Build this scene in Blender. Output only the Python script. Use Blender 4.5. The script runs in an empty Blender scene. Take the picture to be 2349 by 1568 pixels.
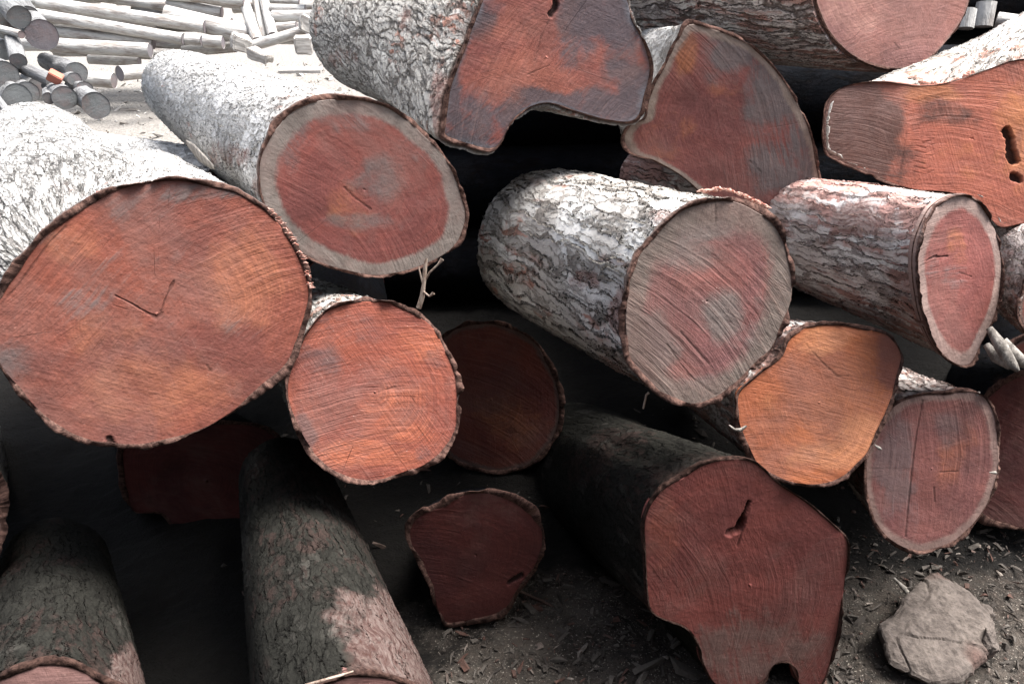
import bpy, math, random
import numpy as np
from mathutils import Vector

# ------------------------------------------------------------------ camera, light, exposure
SC = bpy.context.scene
CAMZ, PITCH, FPX, CW, CH = 1.75, math.radians(28.0), 1826.0, 2348.0, 1568.0
cam_d = bpy.data.cameras.new("camera"); cam = bpy.data.objects.new("camera", cam_d)
SC.collection.objects.link(cam); SC.camera = cam
cam.location = (0, 0, CAMZ); cam.rotation_euler = (math.pi/2 - PITCH, 0, 0)
cam_d.sensor_width = 36; cam_d.lens = 36*FPX/CW; cam_d.clip_start = .02; cam_d.clip_end = 2000

SUN_EL, SUN_AZ = math.radians(68), math.radians(74)      # azimuth clockwise from +Y
sun_dir = Vector((math.cos(SUN_EL)*math.sin(SUN_AZ), math.cos(SUN_EL)*math.cos(SUN_AZ), math.sin(SUN_EL)))
sd = bpy.data.lights.new("sun", 'SUN'); sd.energy = 1.5; sd.angle = math.radians(38); sd.color = (1, .97, .94)
sun = bpy.data.objects.new("sun", sd); SC.collection.objects.link(sun)
sun.rotation_euler = (-sun_dir).to_track_quat('-Z', 'Y').to_euler()
W = bpy.data.worlds.new("World"); SC.world = W; W.use_nodes = True
wt = W.node_tree; wt.nodes.clear()
sky = wt.nodes.new('ShaderNodeTexSky'); sky.sky_type = 'NISHITA'; sky.sun_disc = False
sky.sun_elevation = SUN_EL; sky.sun_rotation = SUN_AZ; sky.air_density = 1.0; sky.dust_density = 4.0
bg = wt.nodes.new('ShaderNodeBackground'); bg.inputs['Strength'].default_value = .05
wo = wt.nodes.new('ShaderNodeOutputWorld')
hs = wt.nodes.new('ShaderNodeHueSaturation'); hs.inputs['Saturation'].default_value = .55      # thin overcast
wt.links.new(sky.outputs[0], hs.inputs['Color']); wt.links.new(hs.outputs[0], bg.inputs[0]); wt.links.new(bg.outputs[0], wo.inputs[0])
SC.view_settings.view_transform = 'Standard'; SC.view_settings.look = 'None'
SC.view_settings.gamma = 1; SC.view_settings.exposure = 3.2
SC.cycles.max_bounces = 5; SC.cycles.diffuse_bounces = 3; SC.cycles.use_denoising = True

rng = np.random.default_rng(7); random.seed(7)
COL = SC.collection

# ------------------------------------------------------------------ projection of the place
RT = np.array([1., 0, 0]); UP = np.array([0, math.sin(PITCH), math.cos(PITCH)])
FW = np.array([0, math.cos(PITCH), -math.sin(PITCH)]); CAM = np.array([0, 0, CAMZ])
def ray(px, py):
    return FW + (px-CW/2)/FPX*RT + (CH/2-py)/FPX*UP
def P(px, py, t): return CAM + t*ray(px, py)
def PY(px, py, y):                       # the point of that ray at world depth y
    r = ray(px, py); return CAM + r*(y/r[1])
def PZ(px, py, z):
    r = ray(px, py); return CAM + r*((z-CAMZ)/r[2])
def proj(p):
    q = p - CAM; t = q@FW
    return np.stack([CW/2 + (q@RT)/t*FPX, CH/2 - (q@UP)/t*FPX], -1)
def nrm(v): return v/np.linalg.norm(v)

# ------------------------------------------------------------------ noise
def _h(ix, iy, iz, s):
    n = (ix*374761393 + iy*668265263 + iz*2147483647 + s*974634777) & 0xFFFFFFFF
    n = ((n ^ (n >> 13))*1274126177) & 0xFFFFFFFF
    n = ((n ^ (n >> 16))*2246822519) & 0xFFFFFFFF
    return ((n ^ (n >> 15)) & 0xFFFF)/65535.0
def vnoise(p, seed=0):
    p = np.asarray(p, float); i = np.floor(p).astype(np.int64); f = p-i; f = f*f*(3-2*f); r = 0
    for dx in (0, 1):
        wx = f[..., 0] if dx else 1-f[..., 0]
        for dy in (0, 1):
            wy = f[..., 1] if dy else 1-f[..., 1]
            for dz in (0, 1):
                wz = f[..., 2] if dz else 1-f[..., 2]
                r = r + wx*wy*wz*_h(i[..., 0]+dx, i[..., 1]+dy, i[..., 2]+dz, seed)
    return r
def fbm(p, seed=0, o=3):
    p = np.asarray(p, float); r = 0; a = .5; t = 0
    for k in range(o):
        r = r + a*vnoise(p*2**k, seed+k); t += a; a *= .5
    return r/t*2-1

# ------------------------------------------------------------------ mesh helpers
def link(o, parent=None, **props):
    COL.objects.link(o)
    if parent: o.parent = parent
    for k, v in props.items():
        if v is not None: o[k] = v
    return o
def mesh_obj(name, verts, quads, mats, attrs=None, tris=None, smooth=True, parent=None, mi=None, **props):
    me = bpy.data.meshes.new(name)
    verts = np.asarray(verts, np.float32); quads = np.asarray(quads, np.int32).reshape(-1, 4)
    tris = np.zeros((0, 3), np.int32) if tris is None else np.asarray(tris, np.int32).reshape(-1, 3)
    me.vertices.add(len(verts)); me.vertices.foreach_set('co', verts.ravel())
    nl = quads.size+tris.size; me.loops.add(nl)
    me.loops.foreach_set('vertex_index', np.concatenate([quads.ravel(), tris.ravel()]))
    me.polygons.add(len(quads)+len(tris))
    st = np.concatenate([np.arange(len(quads))*4, quads.size+np.arange(len(tris))*3]).astype(np.int32)
    me.polygons.foreach_set('loop_start', st)
    me.polygons.foreach_set('use_smooth', np.full(len(st), smooth))
    for m in (mats if isinstance(mats, (list, tuple)) else [mats]): me.materials.append(m)
    if mi is not None: me.polygons.foreach_set('material_index', np.asarray(mi, np.int32))
    for k, v in (attrs or {}).items():
        v = np.asarray(v, np.float32)
        if v.ndim == 2:
            a = me.attributes.new(k, 'FLOAT_VECTOR', 'POINT'); a.data.foreach_set('vector', v.ravel())
        else:
            a = me.attributes.new(k, 'FLOAT', 'POINT'); a.data.foreach_set('value', v)
    me.update(calc_edges=True); me.validate()
    return link(bpy.data.objects.new(name, me), parent, **props)
def grid_quads(nr, nc, wrap=True, off=0):
    r = np.arange(nr-1)[:, None]; c = np.arange(nc if wrap else nc-1)[None, :]
    c2 = (c+1) % nc
    q = np.stack([r*nc+c, r*nc+c2, (r+1)*nc+c2, (r+1)*nc+c], -1)
    return q.reshape(-1, 4)+off
def empty(name, loc, **props):
    o = bpy.data.objects.new(name, None); o.empty_display_size = .1
    o.location = loc; return link(o, None, **props)

# ------------------------------------------------------------------ materials
class NT:
    def __init__(s, name):
        s.m = bpy.data.materials.new(name); s.m.use_nodes = True; s.t = s.m.node_tree; s.t.nodes.clear()
        s.out = s.t.nodes.new('ShaderNodeOutputMaterial')
    def put(s, sock, v):
        if isinstance(v, bpy.types.NodeSocket): s.t.links.new(v, sock)
        elif v is not None:
            if isinstance(v, (tuple, list)) and len(v) == 3 and sock.type == 'RGBA': v = (*v, 1)
            sock.default_value = v
    def node(s, ty, ins=None, **kw):
        n = s.t.nodes.new(ty)
        for k, v in kw.items(): setattr(n, k, v)
        for k, v in (ins or {}).items(): s.put(n.inputs[k], v)
        return n
    def attr(s, a, vec=False): return s.node('ShaderNodeAttribute', attribute_name=a).outputs['Vector' if vec else 'Fac']
    def math(s, op, a, b=None, c=None, clamp=False):
        n = s.node('ShaderNodeMath', operation=op, use_clamp=clamp); s.put(n.inputs[0], a)
        if b is not None: s.put(n.inputs[1], b)
        if c is not None: s.put(n.inputs[2], c)
        return n.outputs[0]
    def vmul(s, v, t, add=None):
        n = s.node('ShaderNodeVectorMath', operation='MULTIPLY'); s.put(n.inputs[0], v); s.put(n.inputs[1], t); r = n.outputs[0]
        if add is not None:
            n = s.node('ShaderNodeVectorMath', operation='ADD'); s.put(n.inputs[0], r); s.put(n.inputs[1], add); r = n.outputs[0]
        return r
    def vadd(s, a, b):
        n = s.node('ShaderNodeVectorMath', operation='ADD'); s.put(n.inputs[0], a); s.put(n.inputs[1], b); return n.outputs[0]
    def noise(s, v, sc, det=4, rough=.55, dist=0, col=False):
        n = s.node('ShaderNodeTexNoise', {'Vector': v, 'Scale': sc, 'Detail': det, 'Roughness': rough, 'Distortion': dist})
        return n.outputs['Color' if col else 'Fac']
    def ss(s, v, a, b, lo=0., hi=1.):
        n = s.node('ShaderNodeMapRange', {'Value': v, 'From Min': a, 'From Max': b, 'To Min': lo, 'To Max': hi}, interpolation_type='SMOOTHSTEP')
        return n.outputs[0]
    def mix(s, f, a, b, mode='MIX'):
        n = s.node('ShaderNodeMix', data_type='RGBA', blend_type=mode); s.put(n.inputs[0], f); s.put(n.inputs[6], a); s.put(n.inputs[7], b)
        return n.outputs[2]
    def done(s, col, rough=.85, bump=None, bs=1., disp=None, spec=.25):
        b = s.node('ShaderNodeBsdfPrincipled', {'Base Color': col, 'Roughness': rough, 'Specular IOR Level': spec})
        if bump is not None:
            bn = s.node('ShaderNodeBump', {'Height': bump, 'Distance': bs, 'Strength': 1.0}); s.put(b.inputs['Normal'], bn.outputs[0])
        s.t.links.new(b.outputs[0], s.out.inputs['Surface'])
        if disp is not None:
            d = s.node('ShaderNodeDisplacement', {'Height': disp, 'Midlevel': 0., 'Scale': 1.})
            s.t.links.new(d.outputs[0], s.out.inputs['Displacement']); s.m.displacement_method = 'BOTH'
        return s.m

def bark_mat(name, scale=26, stretch=.3, depth=.009, base=(.52, .50, .47), dark=(.09, .07, .06), pale=(.76, .745, .71),
             red=(.42, .22, .17), red_lo=.58, pale_lo=.5, crack_w=.10, fine=1., crackamt=.85, contr=1., barek=1., rimk=1.):
    s = NT(name); bc = s.attr('bc', True); rim = s.attr('rim')
    n0 = s.noise(bc, 7, 2, .5, 0, True); n1 = s.noise(bc, 40, 4, .7, 0, True)
    warped = s.vadd(s.vadd(bc, s.vmul(n0, (.07, .07, .30))), s.vmul(n1, (.022, .022, .10)))
    vo = s.node('ShaderNodeTexVoronoi', {'Vector': s.vmul(warped, (scale, scale, scale*stretch)), 'Scale': 1.}, feature='DISTANCE_TO_EDGE')
    vc = s.node('ShaderNodeTexVoronoi', {'Vector': s.vmul(warped, (scale, scale, scale*stretch)), 'Scale': 1.}, feature='F1')
    v2 = s.node('ShaderNodeTexVoronoi', {'Vector': s.vmul(warped, (scale*2.7, scale*2.7, scale*stretch*2.4)), 'Scale': 1.}, feature='F1')
    v3 = s.node('ShaderNodeTexVoronoi', {'Vector': s.vmul(warped, (scale*2.1, scale*2.1, scale*stretch*1.6)), 'Scale': 1.}, feature='DISTANCE_TO_EDGE')
    patch = s.noise(bc, 4.5, 3, .6)
    gate = s.ss(s.noise(bc, 16, 3, .6), .40, .58)                # fissures open and close along the log
    w = s.math('MULTIPLY_ADD', gate, -crack_w, crack_w*1.12)
    crack = s.ss(s.math('DIVIDE', vo.outputs['Distance'], w, clamp=True), 0, 1)
    gate2 = s.ss(s.noise(s.vadd(bc, (7., 2., 4.)), 30, 3, .6), .45, .6)
    w2 = s.math('MULTIPLY_ADD', gate2, -crack_w*1.3, crack_w*1.4)
    crack2 = s.ss(s.math('DIVIDE', v3.outputs['Distance'], w2, clamp=True), 0, 1)
    cell = s.node('ShaderNodeSeparateColor', {'Color': vc.outputs['Color']})
    cell2 = s.node('ShaderNodeSeparateColor', {'Color': v2.outputs['Color']})
    fib = s.noise(s.vmul(s.vadd(bc, s.vmul(n0, (.1, .1, .1))), (1, 1, .2)), 130, 4, .7)
    grain = s.noise(bc, 75, 5, .75)
    h = s.math('MULTIPLY', crack, .40)
    h = s.math('MULTIPLY_ADD', crack2, .20, h)
    h = s.math('MULTIPLY_ADD', cell.outputs[0], .30, h)
    h = s.math('MULTIPLY_ADD', cell2.outputs[1], .34, h)
    h = s.math('MULTIPLY_ADD', grain, .55, h)
    h = s.math('MULTIPLY', h, s.math('MULTIPLY_ADD', rim, -1., 1.))
    H = s.math('MULTIPLY', h, depth)
    Hb = s.math('MULTIPLY_ADD', fib, .0030*fine, H)
    Hb = s.math('MULTIPLY_ADD', grain, .0040*fine, Hb)
    c = s.mix(s.math('MULTIPLY', cell2.outputs[0], .5), base, tuple(x*.72 for x in base))
    c = s.mix(s.ss(s.math('MULTIPLY_ADD', cell.outputs[1], .18, s.math('MULTIPLY', patch, .9)), pale_lo, pale_lo+.16), c, pale)
    c = s.mix(s.ss(s.math('MULTIPLY_ADD', cell2.outputs[2], .2, s.noise(s.vadd(bc, (3.1, 1.7, 5.2)), 3.6, 4, .65)), red_lo, red_lo+.14), c, red)
    c = s.mix(s.ss(grain, .34, .56, .5*contr, 0.), c, tuple(x*.4 for x in base))
    c = s.mix(s.ss(fib, .32, .55, .45*contr, 0.), c, dark)
    ca = s.math('MAXIMUM', s.math('SUBTRACT', 1., crack), s.math('MULTIPLY', s.math('SUBTRACT', 1., crack2), .8))
    c = s.mix(s.math('MULTIPLY', ca, crackamt), c, dark)
    bare = s.ss(s.math('MULTIPLY_ADD', s.math('SUBTRACT', s.noise(bc, 13, 4, .7), .5), 1.2, s.attr('bare')), .3, .62)
    c = s.mix(s.math('MULTIPLY', bare, .9), c, s.mix(s.ss(fib, .3, .7), tuple(x*barek for x in (.20, .10, .085)), tuple(x*barek for x in (.50, .385, .345))))
    c = s.mix(rim, c, s.mix(s.ss(s.math('MULTIPLY_ADD', grain, .6, s.math('MULTIPLY', fib, .4)), .4, .62), tuple(x*rimk for x in (.035, .02, .017)), tuple(x*rimk for x in (.13, .075, .06))))
    return s.done(c, .95, Hb, 1., H, .05)

BK = {
 'plated': bark_mat('bark_plated', 21, .11, .012, (.56, .53, .49), (.12, .10, .085), crack_w=.10, red_lo=.66, contr=.5, crackamt=.75),
 'flaky': bark_mat('bark_flaky', 34, .5, .009, (.64, .625, .60), (.17, .15, .14), pale=(.80, .79, .77), red_lo=.76, crack_w=.11, crackamt=.45, contr=.5),
 'scaly': bark_mat('bark_scaly', 28, .28, .009, (.56, .54, .51), (.14, .12, .105), contr=.55, crackamt=.65, red_lo=.72, pale_lo=.60, crack_w=.13),
 'reddish': bark_mat('bark_reddish', 24, .11, .010, (.60, .54, .51), (.11, .08, .07), red_lo=.56, red=(.42, .24, .20), pale_lo=.56, crack_w=.11),
 'gap_shade': bark_mat('bark_gap_shade', 24, .3, .006, (.005, .006, .008), (.003, .003, .004), pale=(.008, .008, .010), red=(.005, .004, .004), crackamt=.5),  # near-black bark, gap shade painted into recessed and rear logs
 'pinkish': bark_mat('bark_pinkish', 24, .11, .009, (.72, .63, .59), (.14, .09, .08), red_lo=.54, red=(.50, .29, .25), pale=(.85, .82, .80), pale_lo=.5, crack_w=.10, crackamt=.7, contr=.7),
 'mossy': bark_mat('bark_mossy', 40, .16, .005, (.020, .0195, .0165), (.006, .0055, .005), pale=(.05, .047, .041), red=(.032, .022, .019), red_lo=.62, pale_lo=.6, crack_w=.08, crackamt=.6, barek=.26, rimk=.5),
}
def pole_mat(name, base, dark):
    s = NT(name); bc = s.attr('bc', True)
    n = s.noise(s.vmul(bc, (1, 1, .3)), 14, 5, .65); n2 = s.noise(s.vmul(bc, (1, 1, .15)), 60, 3)
    c = s.mix(s.ss(n, .42, .68), base, dark); c = s.mix(s.ss(n2, .5, .75, 0, .5), c, tuple(x*.5 for x in dark))
    return s.done(c, .85, s.math('MULTIPLY_ADD', n2, .006, s.math('MULTIPLY', n, .02)), 1.)
BK['pole'] = pole_mat('bark_pole', (.40, .39, .37), (.22, .19, .17))
BK['grey_pole'] = pole_mat('bark_grey', (.17, .17, .17), (.08, .078, .078))

def face_mat(name, heart=(.36, .105, .062), heart2=(.24, .075, .055), sap=(.40, .33, .285), sapw=0., saw=0., sawamt=1., grey=(.19, .165, .155),
             glow=(.52, .17, .075), sapsoft=.05, specks=.5, rings=.35, arcamt=.55, k=.60, hue=(1., 1.14, 1.25)):
    s = NT(name); fc = s.attr('fc', True); fr = s.attr('fr'); stain = s.attr('stain'); gl = s.attr('glow'); ck = s.attr('crack')
    ro = s.node('ShaderNodeVectorRotate', {'Vector': fc, 'Angle': saw}, rotation_type='Z_AXIS').outputs[0]
    bend = s.vadd(ro, s.vmul(s.noise(ro, 2.5, 2, .5, 0, True), (0, .10, 0)))
    pm = s.ss(s.noise(s.vadd(fc, (11., 4., 2.)), 3.5, 4, .65), .42, .62, .12, 1.)
    f1 = s.noise(s.vmul(bend, (5, 130, 1)), 1., 4, .6)
    f1 = s.math('MULTIPLY_ADD', s.math('SUBTRACT', f1, .5), pm, .5)
    f2 = s.noise(s.vmul(bend, (14, 420, 1)), 1., 3, .6)
    sp_ = s.node('ShaderNodeSeparateXYZ', {'Vector': s.attr('fl', True)}); rx = s.math('ADD', s.math('MULTIPLY', sp_.outputs[0], math.cos(saw)), s.math('MULTIPLY', sp_.outputs[1], -math.sin(saw))); ry = s.math('ADD', s.math('MULTIPLY', sp_.outputs[0], math.sin(saw)), s.math('MULTIPLY', sp_.outputs[1], math.cos(saw)))
    arcv = s.math('MULTIPLY_ADD', s.math('MULTIPLY', rx, rx), 1.1, s.math('MULTIPLY_ADD', s.math('SUBTRACT', s.noise(fc, 6, 2), .5), .03, ry))
    arc = s.noise(s.node('ShaderNodeCombineXYZ', {'X': s.math('MULTIPLY', rx, 2.), 'Y': s.math('MULTIPLY', arcv, 75.)}).outputs[0], 1., 4, .6)      # chainsaw arcs
    arc = s.math('MULTIPLY_ADD', s.math('SUBTRACT', arc, .5), s.ss(s.noise(s.vadd(fc, (2., 9., 5.)), 3., 4, .65), .40, .6, .1, 1.), .5)
    crs = s.noise(s.vmul(s.node('ShaderNodeVectorRotate', {'Vector': fc, 'Angle': saw+1.1}, rotation_type='Z_AXIS').outputs[0], (6, 160, 1)), 1., 3, .6)
    mot = s.noise(fc, 5, 5, .62, .4); mot2 = s.noise(fc, 17, 4, .65)
    rg = s.node('ShaderNodeCombineXYZ', {'X': s.math('MULTIPLY', s.math('MULTIPLY_ADD', mot, .07, fr), 30.)}).outputs[0]
    ring = s.noise(s.vadd(rg, s.vmul(fc, (2, 2, 0))), 1.6, 4, .62)
    sp = s.noise(fc, 320, 2, .5); pits = s.noise(fc, 90, 4, .7)
    c = s.mix(s.ss(mot, .36, .64), heart2, heart)
    c = s.mix(s.ss(s.math('MULTIPLY_ADD', s.math('SUBTRACT', mot2, .5), 1.1, gl), .25, .85), c, glow)
    c = s.mix(s.ss(ring, .42, .62, rings*.9, 0), c, tuple(x*.6 for x in heart2))
    st = s.math('MULTIPLY_ADD', s.math('SUBTRACT', mot2, .5), 1.3, stain)
    st = s.math('MULTIPLY_ADD', s.math('SUBTRACT', f1, .5), 1.3, st)
    c = s.mix(1., c, hue, 'MULTIPLY')
    c = s.mix(s.ss(st, .2, .85, 0, .85), c, grey)
    if sapw > 0:
        e = s.math('MULTIPLY_ADD', s.math('SUBTRACT', s.noise(fc, 7, 4, .6), .5), sapsoft*3.0, fr)
        e = s.math('MULTIPLY_ADD', s.math('SUBTRACT', crs, .5), sapsoft*.9, e)
        sc_ = s.mix(s.ss(mot2, .35, .65), sap, tuple(x*.72 for x in sap))
        c = s.mix(s.ss(e, 1-sapw-sapsoft*.6, 1-sapw+sapsoft*.6), c, sc_)
    c = s.mix(s.ss(f1, .38, .62, .30*sawamt, 0), c, s.mix(.5, c, (.03, .012, .01)))
    c = s.mix(s.ss(f1, .56, .74, 0, .22*sawamt), c, s.mix(.35, c, (.8, .45, .35)))
    c = s.mix(s.ss(f2, .56, .72, 0, .13*sawamt), c, (.60, .33, .25))
    c = s.mix(s.ss(crs, .62, .76, 0, .14*sawamt), c, (.58, .34, .27))
    dust = s.noise(s.vadd(fc, (3., 8., 1.)), 3.2, 5, .7, .6)
    c = s.mix(s.ss(dust, .44, .66, 0, .42), c, (.27, .155, .13))
    c = s.mix(s.ss(s.noise(s.vadd(fc, (6., 2., 4.)), 4.2, 5, .7), .5, .68, 0, .4), c, s.mix(.6, c, (.05, .022, .02)))
    c = s.mix(s.ss(pits, .66, .76, 0, .5), c, (.08, .035, .03))
    c = s.mix(s.ss(sp, .70, .78, 0, specks), c, (.75, .6, .5))
    c = s.mix(s.ss(arc, .38, .5, .32*arcamt, 0), c, s.mix(.6, c, (.03, .014, .012)))
    c = s.mix(s.ss(arc, .54, .68, 0, .3*arcamt), c, s.mix(.5, c, (.62, .38, .30)))
    fu = s.attr('fu', True); rad = s.noise(s.vadd(s.vmul(fu, (34, 34, 34)), s.vmul(fc, (1.5, 1.5, 0))), 1., 3, .6)
    radf = s.noise(s.vadd(s.vmul(fu, (90, 90, 90)), s.vmul(fc, (3, 3, 0))), 1., 3, .6)
    rm = s.math('MULTIPLY', s.ss(s.noise(fc, 4, 3, .6), .48, .6), s.ss(fr, .08, .3))
    chk = s.math('MULTIPLY', s.ss(rad, .66, .72), rm)
    c = s.mix(s.math('MULTIPLY', chk, .55), c, (.04, .018, .014))
    c = s.mix(s.math('MULTIPLY', s.ss(radf, .5, .68), s.ss(fr, .7, .95, .05, .3)), c, s.mix(.5, c, (.04, .025, .02)))
    c = s.mix(ck, c, (.022, .012, .01))
    f2 = s.math('MULTIPLY', f2, pm); crs = s.math('MULTIPLY', crs, s.math('SUBTRACT', 1.05, pm))
    h = s.math('MULTIPLY_ADD', s.math('SUBTRACT', arc, .5), .006*arcamt, s.math('MULTIPLY', chk, -.002)); h = s.math('ADD', h, s.math('MULTIPLY', f1, .0020*sawamt)); h = s.math('MULTIPLY_ADD', f2, .0012*sawamt, h)
    h = s.math('MULTIPLY_ADD', crs, .0014*sawamt, h); h = s.math('MULTIPLY_ADD', mot2, .004, h); h = s.math('MULTIPLY_ADD', pits, .0012, h)
    c = s.mix(1., c, (k, k, k*1.02), 'MULTIPLY')
    return s.done(c, s.ss(mot2, .3, .7, .6, .85), h, 1., None, .2)

# ------------------------------------------------------------------ log builder
def spline(pts, n):
    p = np.array(pts, float); m = len(p); out = []
    for i in range(m):
        a, b, c, d = p[i-1], p[i], p[(i+1) % m], p[(i+2) % m]
        t = np.linspace(0, 1, 24, endpoint=False)[:, None]
        out.append(.5*((2*b)+(-a+c)*t+(2*a-5*b+4*c-d)*t**2+(-a+3*b-3*c+d)*t**3))
    q = np.concatenate(out); L = np.concatenate([[0], np.cumsum(np.linalg.norm(np.roll(q, -1, 0)-q, axis=1))])
    s = np.linspace(0, L[-1], n, endpoint=False); q = np.vstack([q, q[:1]])
    return np.stack([np.interp(s, L, q[:, k]) for k in (0, 1)], -1)
def ell(cx, cy, rx, ry, rot=0, n=14, wob=.03):
    a = np.linspace(0, 2*math.pi, n, endpoint=False); r = 1+wob*rng.normal(size=n)
    x = rx*np.cos(a)*r; y = ry*np.sin(a)*r; c, s = math.cos(rot), math.sin(rot)
    return [(cx+x[i]*c-y[i]*s, cy+x[i]*s+y[i]*c) for i in range(n)]
def seg_dist(p, a, b):
    a = np.array(a, float); b = np.array(b, float); d = b-a
    t = np.clip(((p-a)@d)/(d@d+1e-9), 0, 1); return np.linalg.norm(p-a-t[:, None]*d, axis=1)

def sweep_tube(rel, C0, C1, s1, R, nv, ax, lump, seed, twist=0., power=1.7, rnd=.0, bend=0.):
    """rings of the bark from the front section back to the far end"""
    n = len(rel); e1 = nrm(np.cross(ax, [0, 0, 1.])); e2 = np.cross(e1, ax)
    th = np.unwrap(np.arctan2(rel@e2, rel@e1)); L = np.linalg.norm(C1-C0)
    w = np.linspace(0, 1, nv)**power; rr = np.linalg.norm(rel, axis=1)
    u = rel/rr[:, None]; rings = []; bcs = []
    side = nrm(np.cross(ax, [.2, .1, 1.]))
    for v in w:
        k = np.clip(v*L/(4*R), 0, 1)*rnd; r = rr*(1-k)+R*k; r = r*(1+(s1-1)*v)
        q = np.stack([np.cos(th)*1.3, np.sin(th)*1.3, np.full(n, v*L*1.5)], -1)
        r = r*(1+lump*fbm(q, seed, 3)*min(1, .25+v*L/.3))
        c = C0*(1-v)+C1*v+side*bend*math.sin(math.pi*v)
        rings.append(c+u*r[:, None]); t2 = th+twist*v*L
        bcs.append(np.stack([R*np.cos(t2), R*np.sin(t2), np.full(n, v*L)], -1))
    return np.array(rings), np.array(bcs)

SEED = [0]
def bare_of(v, lst):                    # places where the outer bark has been scraped off
    r = np.zeros(len(v))
    if lst:
        px = proj(v)
        for bx, by, bw, bh, am in lst:
            r = np.maximum(r, am*np.clip(1.5-np.sqrt(((px[:, 0]-bx)/bw)**2+((px[:, 1]-by)/bh)**2), 0, 1))
    return r
def make_log(name, label, cat, outline, t, far, fs, bark, face, group=None, tilt=.35, nv=170, na=380, th=.022,
             cracks=(), stains_shade=(), glows=(), lump=.035, twist=0., rnd=.6, K=110, bend=0., normal=None, rag=1., facelabel=None, barklabel=None,
             bares=()):
    SEED[0] += 1; seed = SEED[0]*13; off = np.array([seed*1.37 % 17, seed*.77 % 11, seed*2.1 % 23])
    o2 = spline(outline, na); c2 = o2.mean(0)
    C0 = P(c2[0], c2[1], t); C1 = P(*far)
    ax = nrm(C0-C1); tc = nrm(CAM-C0)
    nv_ = nrm(ax*(1-tilt)+tc*tilt) if normal is None else nrm(np.array(normal, float))
    rays = FW + (o2[:, :1]-CW/2)/FPX*RT + (CH/2-o2[:, 1:])/FPX*UP
    k = ((C0-CAM)@nv_)/(rays@nv_); pts = CAM+rays*k[:, None]
    th = th*.75; C = pts.mean(0); rel = pts-C; C1 = C1+(C-C0)*0; R = np.linalg.norm(rel, axis=1).mean(); thr = th/R; ax = nrm(C-C1)
    root = empty(name, C, label=label, category=cat, group=group)
    rings, bcs = sweep_tube(rel, C, C1, fs, R, nv, ax, lump, seed, twist, rnd=rnd, bend=bend)
    aa = np.linspace(0, 2*math.pi, na, endpoint=False); thr = thr*(1+.9*fbm(np.stack([np.cos(aa)*2.2, np.sin(aa)*2.2, aa*0+seed], -1), seed+17, 3))[:, None]
    # front lip of the bark: ragged, standing a little back from or proud of the cut
    a = np.linspace(0, 2*math.pi, na, endpoint=False); ca = np.stack([np.cos(a), np.sin(a), a*0], -1)
    rc = (np.clip(fbm(ca*4, seed+3, 3), -.3, 1)*.022-.003)*rag; ch = np.clip(fbm(ca*11, seed+7, 2)*2-.5, 0, 1)*np.clip(fbm(ca*2, seed+8, 2)*3, 0, 1); rc2 = (ch*.012+fbm(ca*23, seed+5, 2)*.003)*rag
    jag = 1+(fbm(ca*5, seed+9, 3)*.5-ch*.5+fbm(ca*21, seed+2, 2)*.07)*th/R*rag
    lip = [C+rel*(1-thr*1.15)-ax*.02, C+rel*(1-thr*1.02)+ax*(.002-np.maximum(rc, 0)*.4)[:, None],
           C+rel*(1-thr*.55)-ax*(rc*.6+rc2)[:, None], C+rel*((1-thr[:, 0]*.1)*jag)[:, None]-ax*(rc+rc2)[:, None]]
    body = rings.copy(); wfade = np.exp(-np.linspace(0, 1, nv)**1.7*np.linalg.norm(C1-C)/.03)
    body = body-ax*(.006+np.maximum(rc, 0))[None, :, None]*wfade[:, None, None]+rel[None]*((jag-1)[None, :, None]*wfade[:, None, None])
    V = np.concatenate([np.array(lip), body]); B = np.concatenate([np.repeat(bcs[:1], 4, 0)*np.array([.94, .95, 1]), bcs])
    B[:4, :, 2] -= np.array([.03, .02, .01, .004])[:, None]
    rim = np.zeros(V.shape[:2]); rim[:4] = 1; rim[4] = .9; rim[5] = .75; rim[6] = .5; rim[7] = .25
    rim[4:] = np.maximum(rim[4:], np.clip(fbm(ca*3+4, seed+21, 3)*2.5-.3, 0, .75)[None]*np.exp(-np.linspace(0, 1, nv)**1.7*np.linalg.norm(C1-C)/.045)[:, None])
    nr = V.shape[0]
    mesh_obj('bark', V.reshape(-1, 3)-C, grid_quads(nr, na)[:, ::-1], BK[bark] if isinstance(bark, str) else bark,
             {'bc': (B+off).reshape(-1, 3), 'rim': rim.ravel(), 'bare': bare_of(V.reshape(-1, 3), bares)}, parent=root, label=barklabel)
    # cut face
    rk = np.linspace(0, 1, K)**.8; rk[0] = .004; 
    Fv = C+rel[None]*rk[:, None, None]*(1-thr*.93)[None]; fr = np.repeat(rk[:, None], na, 1)
    e1 = nrm(np.cross(nv_, [0, 0, 1.]))*-1; e2 = np.cross(nv_, e1)*1
    e1 = nrm(np.cross([0, 0, 1.], nv_)); e2 = np.cross(nv_, e1)
    flat = Fv.reshape(-1, 3); fc = np.stack([(flat-C)@e1, (flat-C)@e2, np.zeros(len(flat))], -1)
    px = proj(flat); crack = np.zeros(len(flat)); dep = np.zeros(len(flat)); jit = fbm(fc*60+off, seed, 3)
    for poly, wpx, dm in cracks:
        d = np.full(len(flat), 1e9)
        if len(poly) == 1: d = np.linalg.norm(px-np.array(poly[0]), axis=1)
        for i in range(len(poly)-1): d = np.minimum(d, seg_dist(px, poly[i], poly[i+1]))
        d = d*(1+.5*jit)+jit*2; m = np.clip((wpx-d)/max(1.5, wpx*.35)+.5, 0, 1)*(.25 if wpx < 1 else .42 if wpx < 4 else .9); crack = np.maximum(crack, m); dep = np.maximum(dep, m*dm)
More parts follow.
